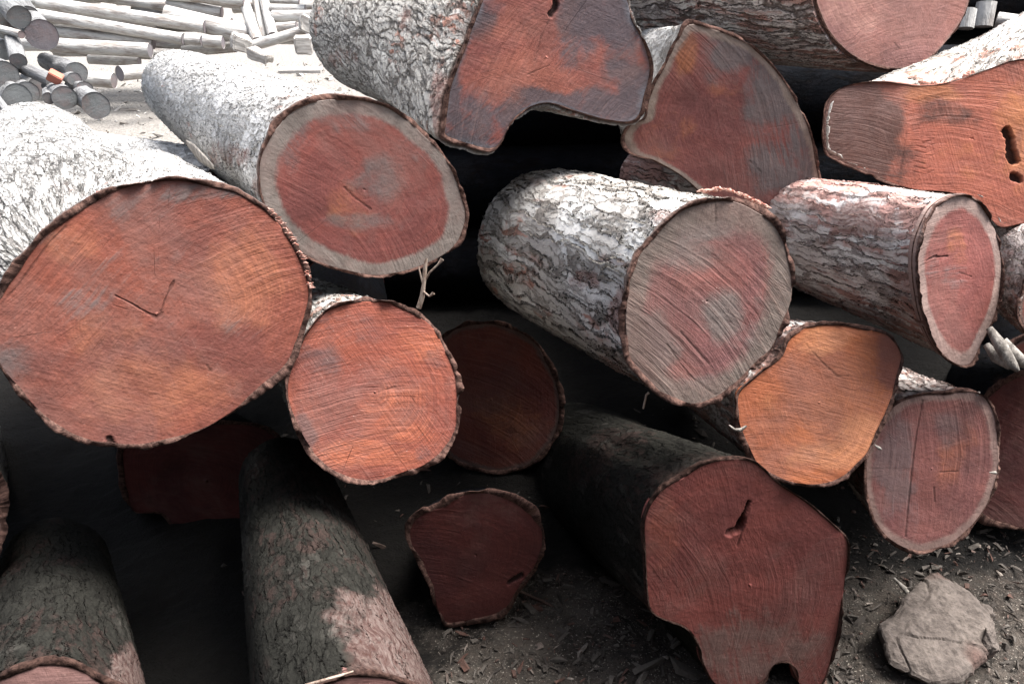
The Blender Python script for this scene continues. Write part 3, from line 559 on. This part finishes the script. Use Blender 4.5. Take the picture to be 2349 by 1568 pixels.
# ------------------------------------------------------------------ rock, splinters and twigs
def rock(name, label, outline, t, bulge, back, mat, seed, cat='rock'):
    import bmesh
    o2 = np.array(outline, float); c = o2.mean(0); r = np.random.default_rng(seed); ylo, yhi = o2[:, 1].min(), o2[:, 1].max(); T = (lambda y: t[0]+(t[1]-t[0])*(yhi-y)/(yhi-ylo)) if isinstance(t, tuple) else (lambda y: t)
    pts = [P(x, y, T(y)) for x, y in o2]
    for f, dt in ((.86, -bulge), (.5, -bulge*1.15)):
        for x, y in o2[::2]: q = c+(np.array([x, y])-c)*f*r.uniform(.85, 1.1); pts.append(P(q[0], q[1], T(q[1])+dt*r.uniform(.6, 1.15)))
    for x, y in o2[::2]: q = c+(np.array([x, y])-c)*.75; pts.append(P(q[0], q[1], T(q[1])+back))
    bm = bmesh.new(); [bm.verts.new(p) for p in pts]; bmesh.ops.convex_hull(bm, input=bm.verts)
    loose = [v for v in bm.verts if not v.link_faces]; bmesh.ops.delete(bm, geom=loose, context='VERTS')
    bmesh.ops.triangulate(bm, faces=bm.faces)
    for _ in range(5): bmesh.ops.subdivide_edges(bm, edges=bm.edges, cuts=1, use_grid_fill=True)
    bm.normal_update(); bm.verts.ensure_lookup_table()
    co = np.array([v.co for v in bm.verts]); no = np.array([v.normal for v in bm.verts])
    sz = np.ptp(co, axis=0).max(); d = (.5-np.abs(fbm(co/sz*4, seed, 4)))*.07*sz+fbm(co/sz*22, seed+1, 3)*.010*sz
    d -= np.clip(.06-np.abs(fbm(co/sz*3+7, seed+4, 2)), 0, 1)*.25*sz
    for v, p in zip(bm.verts, co+no*d[:, None]): v.co = p
    me = bpy.data.meshes.new(name); cc = co.mean(0)
    for v in bm.verts: v.co -= Vector(cc)
    bm.to_mesh(me); bm.free(); me.materials.append(mat); ob = bpy.data.objects.new(name, me); ob.location = cc
    link(ob, None, label=label, category=cat); return ob
s = NT('stone'); co = s.node('ShaderNodeTexCoord').outputs['Object']; n1 = s.noise(co, 9, 5, .6); n2 = s.noise(co, 70, 4, .7)
c = s.mix(s.ss(n1, .35, .65), (.082, .068, .060), (.112, .094, .082)); c = s.mix(s.ss(s.noise(co, 5, 2), .58, .7), c, (.08, .05, .042)); c = s.mix(s.ss(n2, .3, .62, .5, 0), c, (.025, .021, .018))
STONE = s.done(c, .95, s.math('MULTIPLY_ADD', n2, .006, s.math('MULTIPLY', n1, .01)), 1., None, .15)
rock('rock', 'large cracked beige rock on the dirt in the bottom right corner', [(2018, 1447), (2052, 1440), (2094, 1400), (2112, 1345), (2150, 1316), (2210, 1352), (2268, 1398), (2276, 1462), (2252, 1505), (2240, 1512), (2195, 1556), (2130, 1560), (2085, 1530), (2048, 1518), (2032, 1480)], (2.02, 2.27), .012, .2, STONE, 4)
rock('rock', 'small pale stone touching the right side of the large rock', [(2262, 1440), (2280, 1450), (2290, 1490), (2262, 1512), (2245, 1495)], 2.1, .02, .05, STONE, 5)
rock('rock', 'small dark stone between the notched log and the large rock', [(1965, 1450), (1985, 1420), (2010, 1425), (2018, 1460), (1990, 1480)], 2.4, .03, .06, STONE, 6)
rock('rock', 'flat dusty stone on the dirt left of the notched base log', [(1250, 1480), (1300, 1455), (1370, 1470), (1400, 1520), (1330, 1545), (1260, 1530)], 2.26, .02, .06, STONE, 8)

s = NT('dry_wood'); co = s.node('ShaderNodeTexCoord').outputs['Object']; n1 = s.noise(s.vmul(co, (1, 1, .3)), 90, 4, .65)
TWIG = s.done(s.mix(s.ss(n1, .35, .65), (.16, .11, .085), (.33, .27, .22)), .85, s.math('MULTIPLY', n1, .003), 1.)
s = NT('grey_splinter'); co = s.node('ShaderNodeTexCoord').outputs['Object']; n1 = s.noise(s.vmul(co, (60, 60, 14)), 1., 4, .65)
SPLIN = s.done(s.mix(s.ss(n1, .35, .65), (.09, .08, .07), (.24, .22, .195)), .85, s.math('MULTIPLY', n1, .006), 1.)
def stick(paths, name, label, cat, mat, root=None, n=8, flat=1.):
    V = []; Q = []; off = 0
    for path in paths:
        p = np.array([q[:3] for q in path]); r = [q[3] for q in path]
        for i in range(len(p)):
            d = nrm(p[min(i+1, len(p)-1)]-p[max(i-1, 0)]); a = nrm(np.cross(d, [.3, .9, .2])); b = np.cross(d, a)
            an = np.linspace(0, 2*math.pi, n, endpoint=False); V.append(p[i]+r[i]*(np.cos(an)[:, None]*a*(1+.2*(i % 2))+flat*np.sin(an)[:, None]*b))
        Q.append(grid_quads(len(p), n, off=off)); off += len(p)*n
    V = np.concatenate(V); c0 = V.mean(0)
    ob = mesh_obj(name, V-c0, np.concatenate(Q), mat, label=label, category=cat); ob.location = c0; return ob
def pp(*a): return [(*P(x, y, t), r) for x, y, t, r in a]
stick([pp((960, 706, 1.80, .006), (968, 680, 1.79, .005), (972, 650, 1.78, .0045), (975, 610, 1.77, .004), (978, 592, 1.765, .003)), pp((970, 668, 1.785, .0025), (985, 680, 1.77, .002), (994, 672, 1.765, .004)),
       pp((974, 645, 1.78, .0025), (985, 625, 1.77, .002), (1005, 606, 1.76, .0022), (1014, 594, 1.757, .004)), pp((971, 655, 1.78, .002), (964, 630, 1.775, .0018), (960, 612, 1.77, .0014))],
      'twig', 'forked dry twig standing between the ringed log and the round red log', 'twig', TWIG)
stick([pp((1475, 936, 1.72, .002), (1482, 905, 1.69, .0018), (1488, 900, 1.69, .003))], 'twig', 'thin curled fibre hanging under the weathered log', 'twig', TWIG)
stick([pp((1672, 975, 1.90, .002), (1684, 985, 1.885, .003), (1698, 986, 1.88, .005), (1712, 976, 1.875, .002))], 'splinter', 'white splinter stuck on the left rim of the bright orange log', 'splinter', SPLIN)
stick([pp((2006, 1020, 1.90, .0015), (2016, 1028, 1.885, .004), (2022, 1030, 1.885, .001))], 'splinter', 'tiny white splinter where the orange log meets the split-faced log', 'splinter', SPLIN)
stick([pp((2268, 1083, 1.88, .001), (2282, 1083, 1.88, .004), (2286, 1085, 1.88, .001))], 'splinter', 'tiny white splinter on the right rim of the split-faced log', 'splinter', SPLIN)
stick([pp((2244, 912, 1.93, .001), (2240, 904, 1.92, .005), (2246, 898, 1.92, .002))], 'splinter', 'small white chip at the top right rim of the split-faced log', 'splinter', SPLIN)
stick([pp((430, 330, 2.25, .012), (450, 350, 2.2, .024), (475, 372, 2.12, .020), (492, 385, 2.08, .004))], 'bark_strip', 'curled pale bark strip wedged between the ringed log and the forked log', 'bark strip', SPLIN, flat=.25)
stick([pp((700, 1570, 1.19, .002), (740, 1560, 1.18, .0025), (780, 1548, 1.18, .002), (810, 1538, 1.19, .0012))], 'twig', 'pale straw lying across the cut edge of the foreground log', 'twig', TWIG)
stick([pp((1225, 1345, 2.5, .004), (1280, 1380, 2.42, .006), (1340, 1425, 2.34, .007), (1350, 1440, 2.33, .003))], 'twig', 'grey stick lying on the dirt right of the angular log', 'twig', SPLIN)
stick([pp((1395, 1568, 2.1, .004), (1430, 1560, 2.12, .006), (1450, 1540, 2.15, .004), (1458, 1520, 2.18, .002))], 'twig', 'short curved twig on the dirt at the bottom edge', 'twig', SPLIN)
stick([pp((2050, 1325, 2.3, .003), (2075, 1350, 2.27, .007), (2090, 1372, 2.25, .008), (2080, 1400, 2.25, .003)), pp((2075, 1350, 2.27, .004), (2092, 1345, 2.26, .002))], 'twig', 'broken grey twig standing up at the left of the large rock', 'twig', SPLIN)
stick([pp((2268, 752, 1.86, .008), (2296, 795, 1.84, .013), (2322, 838, 1.82, .012), (2334, 850, 1.82, .004)), pp((2262, 790, 1.9, .008), (2285, 820, 1.88, .012), (2315, 845, 1.86, .004)), pp((2300, 780, 1.86, .01), (2340, 830, 1.84, .014), (2352, 842, 1.84, .004))],
      'splinter', 'thick grey splintered wood sliver hanging below the edge log at the right', 'splinter', SPLIN)
def bits(poly, n, seed, rr):                                       # loose peeled bark crumbs stuck to log edges
    r = np.random.default_rng(seed)
    return [pp((x-r.uniform(3, 9), y+r.uniform(-4, 3), t, .001), (x, y+r.uniform(-3, 3), t-.004, rr*r.uniform(.6, 1.6)), (x+r.uniform(4, 12), y+r.uniform(-3, 5), t-.006, rr*.3)) for x, y, t in [(*[a+(b-a)*u for a, b in zip(p, q)],) for u, p, q in [(r.random(), *random.choice(list(zip(poly, poly[1:])))) for _ in range(n)]]]
s = NT('inner_bark'); co = s.node('ShaderNodeTexCoord').outputs['Object']; n1 = s.noise(co, 160, 3)
INNER = s.done(s.mix(s.ss(n1, .4, .6), (.30, .11, .08), (.58, .36, .29)), .9)
stick(bits([(1600, 440, 1.66), (1660, 432, 1.64), (1710, 450, 1.63), (1765, 478, 1.62)], 60, 3, .0022), 'bark_shreds', 'pinkish shredded bark along the top rim of the weathered log', 'bark shreds', INNER)
stick(bits([(130, 510, 1.60), (175, 478, 1.60), (230, 440, 1.6)], 30, 4, .0016), 'bark_shreds', 'reddish peeled fibres on the upper left rim of the largest log', 'bark shreds', INNER)
stick(bits([(620, 480, 1.60), (660, 530, 1.6), (700, 600, 1.6), (712, 660, 1.6)], 34, 5, .0013), 'bark_shreds', 'torn bark fibres down the right rim of the largest log', 'bark shreds', INNER)
stick(bits([(2110, 190, 2.3), (2170, 195, 2.28), (2230, 165, 2.3)], 30, 6, .006), 'bark_shreds', 'shredded pink and grey bark above the broad orange log', 'bark shreds', INNER)

# ================================================================== sunlit yard behind: poles
F_pale = face_mat('pole_end', (.34, .27, .25), (.27, .22, .21), saw=.3, sawamt=.3, sapw=0., grey=(.25, .25, .25), glow=(.36, .24, .21), specks=.2)
F_gr = face_mat('grey_end', (.27, .25, .225), (.19, .175, .155), saw=.3, sawamt=.3, sapw=0., grey=(.22, .22, .22), glow=(.30, .2, .18), specks=.2)
def pole(name, label, A, B, ra, rb, bark='pole', face=None, cat='pole', group=None, lump=.07, bend=0.):
    """A is the end nearer the viewer"""
    A = np.array(A); B = np.array(B); ax = nrm(A-B); SEED[0] += 1; sd = SEED[0]*7
    e1 = nrm(np.cross(ax, [0, .1, 1.])); e2 = np.cross(e1, ax); na, nv = 40, 46
    a = np.linspace(0, 2*math.pi, na, endpoint=False); rel = (np.cos(a)[:, None]*e1+np.sin(a)[:, None]*e2)*ra
    rings, bcs = sweep_tube(rel, A, B, rb/ra, ra, nv, ax, lump, sd, power=1., bend=bend)
    root = empty(name, A, label=label, category=cat, group=group); o = A
    mesh_obj('bark', rings.reshape(-1, 3)-o, grid_quads(nv, na)[:, ::-1], BK[bark], {'bc': bcs.reshape(-1, 3)+sd, 'rim': np.zeros(nv*na)}, parent=root)
    for ring in (rings[0], rings[-1]):
        c = ring.mean(0); kk = np.array([.02, .4, .75, .99]); v = np.concatenate([c+(ring-c)*x+(ax if ring is rings[0] else -ax)*.004 for x in kk]); fr = np.repeat(kk, na)
        fc = np.stack([(v-c)@e1, (v-c)@e2, fr*0], -1); st = np.clip(fbm(fc*8+sd, sd, 2), 0, 1); gl = np.clip(fbm(fc*6+sd+9, sd, 2)*.9, 0, 1)
        mesh_obj('cut_end', v-o, grid_quads(4, na), face or F_pale, {'fc': fc+sd, 'fu': fc*0, 'fl': fc, 'fr': fr, 'stain': st, 'glow': gl, 'crack': fr*0}, parent=root)
    return root
GP = 'peeled poles stacked in the yard'
def ypole(label, x0, y0, x1, y1, rpx, Y0, Y1=None, bark='pole', group=GP, name='pole', face=None, bend=0., cat='pole'):
    Y1 = Y1 or Y0; A = PY(x0, y0, Y0); B = PY(x1, y1, Y1); ra = rpx*(A-CAM)@FW/FPX; rb = rpx*(B-CAM)@FW/FPX
    if Y1 > Y0: rb = ra*.9
    pole(name, label, A, B, ra, rb, bark, face, cat, group, bend=bend)
Y = 8.6
ypole('long pale pole, uppermost of those slanting down from the top left', 88, 6, 470, 62, 14, Y)
ypole('long pole second from the top left, pink stain on its underside', 83, 34, 420, 90, 13, Y-.15)
ypole('thin pale pole right above the shaded gap, third from the top left', 124, 72, 352, 100, 13, Y-.1)
ypole('thick pole lowest of the left stack, flat cut at its right end', 345, 116, 118, 104, 16, Y-.3)
ypole('short pinkish pole in the shade beneath the thick lowest pole', 320, 142, 205, 136, 11, Y)
ypole('whitish pole butting against the pale round end, near the ringed log', 262, 186, 160, 178, 17, Y-.7)
ypole('pole whose round pink end faces the viewer left of the ringed log', 274, 169, 380, 160, 17, Y-.9, Y-.5)
ypole('pole along the upper left edge of the picture above the long pale pole', 200, -10, 384, 14, 11, Y+.4)
ypole('grey-ended pole above the middle of the stack', 384, 8, 508, 30, 13, Y+.3)
ypole('stout white pole in the middle of the stack, rounded right end', 380, 34, 574, 80, 21, Y+.1)
ypole('short pole under the stout white one, dark gap beside it', 360, 84, 462, 94, 11, Y-.1)
ypole('short pole end poking out right of the dark gap', 512, 98, 468, 95, 14, Y-.2)
ypole('leftmost of the three leaning upright poles', 590, 96, 548, -30, 13, Y-.1, Y+.5)
ypole('thin middle one of the three leaning upright poles', 606, 92, 580, -30, 9, Y+.05, Y+.6)
ypole('rightmost of the three leaning upright poles', 626, 84, 598, -30, 12, Y-.05, Y+.6)
ypole('pole slanting up to the right at the foot of the leaning poles', 578, 106, 700, 70, 12, Y-.3)
ypole('pale pole left of the fluted log, upper of two', 626, 38, 760, 36, 13, Y+.2)
ypole('short grey-shaded pole at the top edge left of the fluted log', 612, 2, 686, 4, 8, Y+.6)
ypole('pale pole at the top edge next to the fluted log', 690, 12, 770, 18, 12, Y+.5)
ypole('short pole in the dark slot right of the leaning poles', 636, 64, 680, 60, 10, Y+.1)
for i, (x0, y0, x1, y1, r) in enumerate([(380, -12, 560, 4, 12), (60, -22, 260, -14, 12), (690, -12, 800, -10, 12), (240, 118, 420, 128, 13), (420, 118, 540, 108, 12), (620, 20, 700, 22, 10)]):
    ypole(['pole crossing the top edge above the grey-ended pole', 'pole crossing the top left edge of the picture', 'pole crossing the top edge left of the fluted log', 'shaded pole tucked under the thick lowest pole', 'half buried pole behind the tip of the ringed log', 'short pole just right of the leaning upright poles'][i], x0, y0, x1, y1, r, Y+.25)
rp = np.random.default_rng(21)
for i in range(26):                                                # the plain poles filling the stack
    x0 = rp.uniform(60, 640); y0 = rp.uniform(-10, 124)*(.75 if x0 > 380 else 1); L = rp.uniform(120, 260); sl = rp.uniform(-.05, .16)
    ypole('plain pale pole deep in the yard stack, mostly hidden by other poles', x0, y0, x0+L*rp.choice([-1, 1]), y0+L*sl, rp.uniform(9, 13), Y+.45+rp.uniform(0, .5), group='plain poles filling the yard stack')
def block(name, label, c, dims, rot, mat, cat):
    import bmesh
    bm = bmesh.new(); bmesh.ops.create_cube(bm, size=1); bmesh.ops.scale(bm, vec=dims, verts=bm.verts)
    bmesh.ops.bevel(bm, geom=bm.edges[:], offset=min(dims)*.08, segments=2, affect='EDGES'); bmesh.ops.subdivide_edges(bm, edges=bm.edges[:], cuts=3, use_grid_fill=True)
    for v in bm.verts:
        q = np.array(v.co)[None]; v.co += Vector(fbm(np.repeat(q, 3, 0)*9+np.array([[0], [5], [11]]), 5, 2))*min(dims)*(.35 if name == 'wood_chunk' else .12)
    me = bpy.data.meshes.new(name); bm.to_mesh(me); bm.free(); me.materials.append(mat); o = bpy.data.objects.new(name, me); o.location = c; o.rotation_euler = rot
    return link(o, None, label=label, category=cat)
s = NT('pale_plank'); co = s.node('ShaderNodeTexCoord').outputs['Object']; n1 = s.noise(s.vmul(co, (1, 6, 6)), 8, 4)
PLANK = s.done(s.mix(s.ss(n1, .35, .65), (.24, .22, .2), (.4, .38, .35)), .85)
block('timber_block', 'white squared timber block beside the far end of the fluted log', PY(696, 104, Y-1), (.15, .2, .15), (0, 0, .2), PLANK, 'timber')
block('plank', 'thin grey plank on the ground left of the fluted log', PY(690, 161, Y-1.7), (.34, .2, .025), (0, 0, .1), PLANK, 'plank')
block('wood_chunk', 'grey wood chunk at the foot of the leaning poles', PY(552, 100, Y-.5), (.16, .16, .14), (.2, .3, .5), PLANK, 'wood chunk')
block('wood_chunk', 'low brown-grey wood chunk on the yard behind the ringed log', PY(596, 128, Y-1), (.2, .12, .09), (.1, .2, -.4), PLANK, 'wood chunk')
block('wood_chunk', 'pale wood chunk beside the tip of the fluted log', PY(715, 62, Y-.4), (.22, .15, .14), (.1, .4, .3), PLANK, 'wood chunk')

for lb, a_, b_ in [('dark trunk added low under the fork of the largest log to block sun', (-1.0, 2.05, .60), (-1.25, 3.6, .62)),  # hidden trunk added to stop a sun patch on the ground
                   ('dark trunk low in shadow behind the foreground log', (-.62, 2.7, .2), (-.8, 3.5, .2)), ('dark trunk deep behind the bright orange log', (.75, 2.9, .5), (.6, 3.55, .52))]:
    pole('rear_log', lb, a_, b_, .19, .19, 'gap_shade', F_shaded, 'log', 'rear row of logs in shadow')
# crosswise trunks added behind the pile to block the bright yard and darken gaps
for lb, xa, xb, y_, z_, r_ in [('added dark crosswise trunk below the fluted log, uppermost gap blocker', -.62, 3.4, 3.95, .97, .24), ('added dark crosswise trunk high behind the wedge log', .0, 3.6, 4.5, 1.32, .22), ('added dark crosswise trunk under the uppermost gap blocker', -.8, 3.5, 3.85, .58, .22),
        ('added dark crosswise trunk on the ground behind the right half of the pile', -.7, 3.4, 3.8, .19, .22), ('added dark crosswise trunk on the ground behind the left half of the pile', -3., -.75, 3.7, .2, .22), ('short added dark crosswise trunk behind the shadowed log', -2.6, -.95, 3.75, .58, .2)]:
    pole('gap_blocker', lb, (xa, y_, z_), (xb, y_+.1, z_+.03), r_, r_*.95, 'gap_shade', F_dim, 'log', 'crosswise trunks added behind the pile to darken the gaps')
# unseen dark board wall added behind the viewer to cut low sky light
s = NT('blocker_boards'); co = s.node('ShaderNodeTexCoord').outputs['Object']
BLOCKER = s.done(s.mix(s.noise(s.vmul(co, (.5, 1, 6)), 3, 4), (.035, .033, .032), (.06, .055, .05)), .8)
V = []; Q = []
for i in range(26):
    z0 = i*.2; b = [(-7, -2.4-.02, z0), (7, -2.4-.02, z0), (7, -2.4+.012, z0), (-7, -2.4+.012, z0), (-7, -2.44, z0+.21), (7, -2.44, z0+.21), (7, -2.415, z0+.21), (-7, -2.415, z0+.21)]
    V += b; Q += [[i*8+k for k in f] for f in ((0, 3, 2, 1), (4, 5, 6, 7), (0, 1, 5, 4), (1, 2, 6, 5), (2, 3, 7, 6), (3, 0, 4, 7))]
mesh_obj('sky_blocker', V, Q, BLOCKER, smooth=False, label='tall dark board wall added unseen behind the viewer to block sky light', category='sky_blocker')
# darker heap of offcuts at the left
GO = 'offcuts heaped at the upper left'
def off(label, x0, y0, r, x1, y1, Y0, dY, bark='grey_pole', face=F_gr, name='offcut_log', ratio=1.):
    A = PY(x0, y0, Y0); B = PY(x1, y1, Y0+dY); ra = r*(A-CAM)@FW/FPX
    pole(name, label, A, B, ra, ra*.9*ratio, bark, face, 'offcut', GO, lump=.32)
off('offcut with a bright white oval end, largest of the heap', 97, 80, 35, 40, 20, 6.6, .9, face=F_pale)
off('dark stub behind the bright white oval end', 66, 42, 26, 20, -20, 6.9, .8)
off('stout grey offcut slanting down from the top left corner', 44, 40, 26, -30, -30, 6.5, .5)
off('split pale branch reaching in from the left edge', 50, 80, 9, -20, 62, 6.3, .2, bark='pole')
off('hollow ring-like grey stump end at the left edge', 12, 172, 30, -20, 150, 6.0, .5)
off('upright grey offcut left of the bright white oval end', 42, 140, 18, 30, 95, 6.1, .3)
off('grey beam slanting right below the bright white oval end', 120, 186, 16, 50, 155, 6.0, .2)
off('dark-barked log right of the grey beam', 176, 168, 24, 108, 142, 6.4, .6)
off('slab offcut leaning low at the left, nearer the forked log', 40, 222, 30, 10, 205, 5.8, .5)
off('second slab offcut right of the leaning slab', 64, 212, 24, 40, 200, 5.9, .5)
off('offcut end with a faint orange patch above the forked log', 148, 225, 27, 120, 205, 5.7, .5)
off('rounded grey log end nearest the forked log fork', 220, 243, 30, 190, 220, 5.6, .5)
off('small pale knob between the slab and the orange-patched end', 112, 226, 13, 108, 212, 5.7, .3)
off('pale broken end right of the orange-chipped piece', 170, 182, 15, 150, 176, 6.2, .3)
off('thin dark branch at the far left above the forked log', 22, 265, 10, -15, 215, 5.3, .2)
off('grey offcut lying in shade behind the slabs', 90, 205, 26, 60, 190, 6.3, .7)
off('grey offcut at the left edge under the hollow stump', 0, 235, 30, -40, 215, 6.0, .4)
off('small grey offcut at the left edge below the split branch', 10, 115, 22, -30, 95, 6.4, .5)
off('grey offcut between the dark-barked log and the rounded end', 195, 205, 18, 165, 195, 6.1, .4)
off('shaded offcut left behind the dark stub', 10, 60, 30, -50, 30, 7.2, .5)
s = NT('orange_wood'); OR = s.done((.36, .13, .09), .8)
block('orange_chip', 'bright orange chunk of wood on the grey beam', PY(127, 178, 5.9), (.09, .07, .07), (.4, .6, .3), OR, 'wood chunk')
# top right: split pale logs behind the broad orange log
off2 = [('pale split log standing behind the broad orange log, left of two', 2214, 66, 17, 2222, 22, 4.2, .03), ('pale split log with ribbed grain behind the broad orange log', 2252, 62, 21, 2262, 6, 4.3, .03),
        ('light grey log lying across the top right corner', 2270, 2, 20, 2420, 14, 4.8, .1), ('short pale log end beside the slate gap in the top right corner', 2330, 52, 17, 2286, 46, 4.3, .05)]
for lb, x0, y0, r, x1, y1, Y0, dY in off2:
    A = PY(x0, y0, Y0); B = PY(x1, y1, Y0+dY); ra = r*(A-CAM)@FW/FPX; pole('split_log', lb, A, B, ra, ra, 'pole', F_pale, 'log', 'pale split logs at the top right', lump=.15)
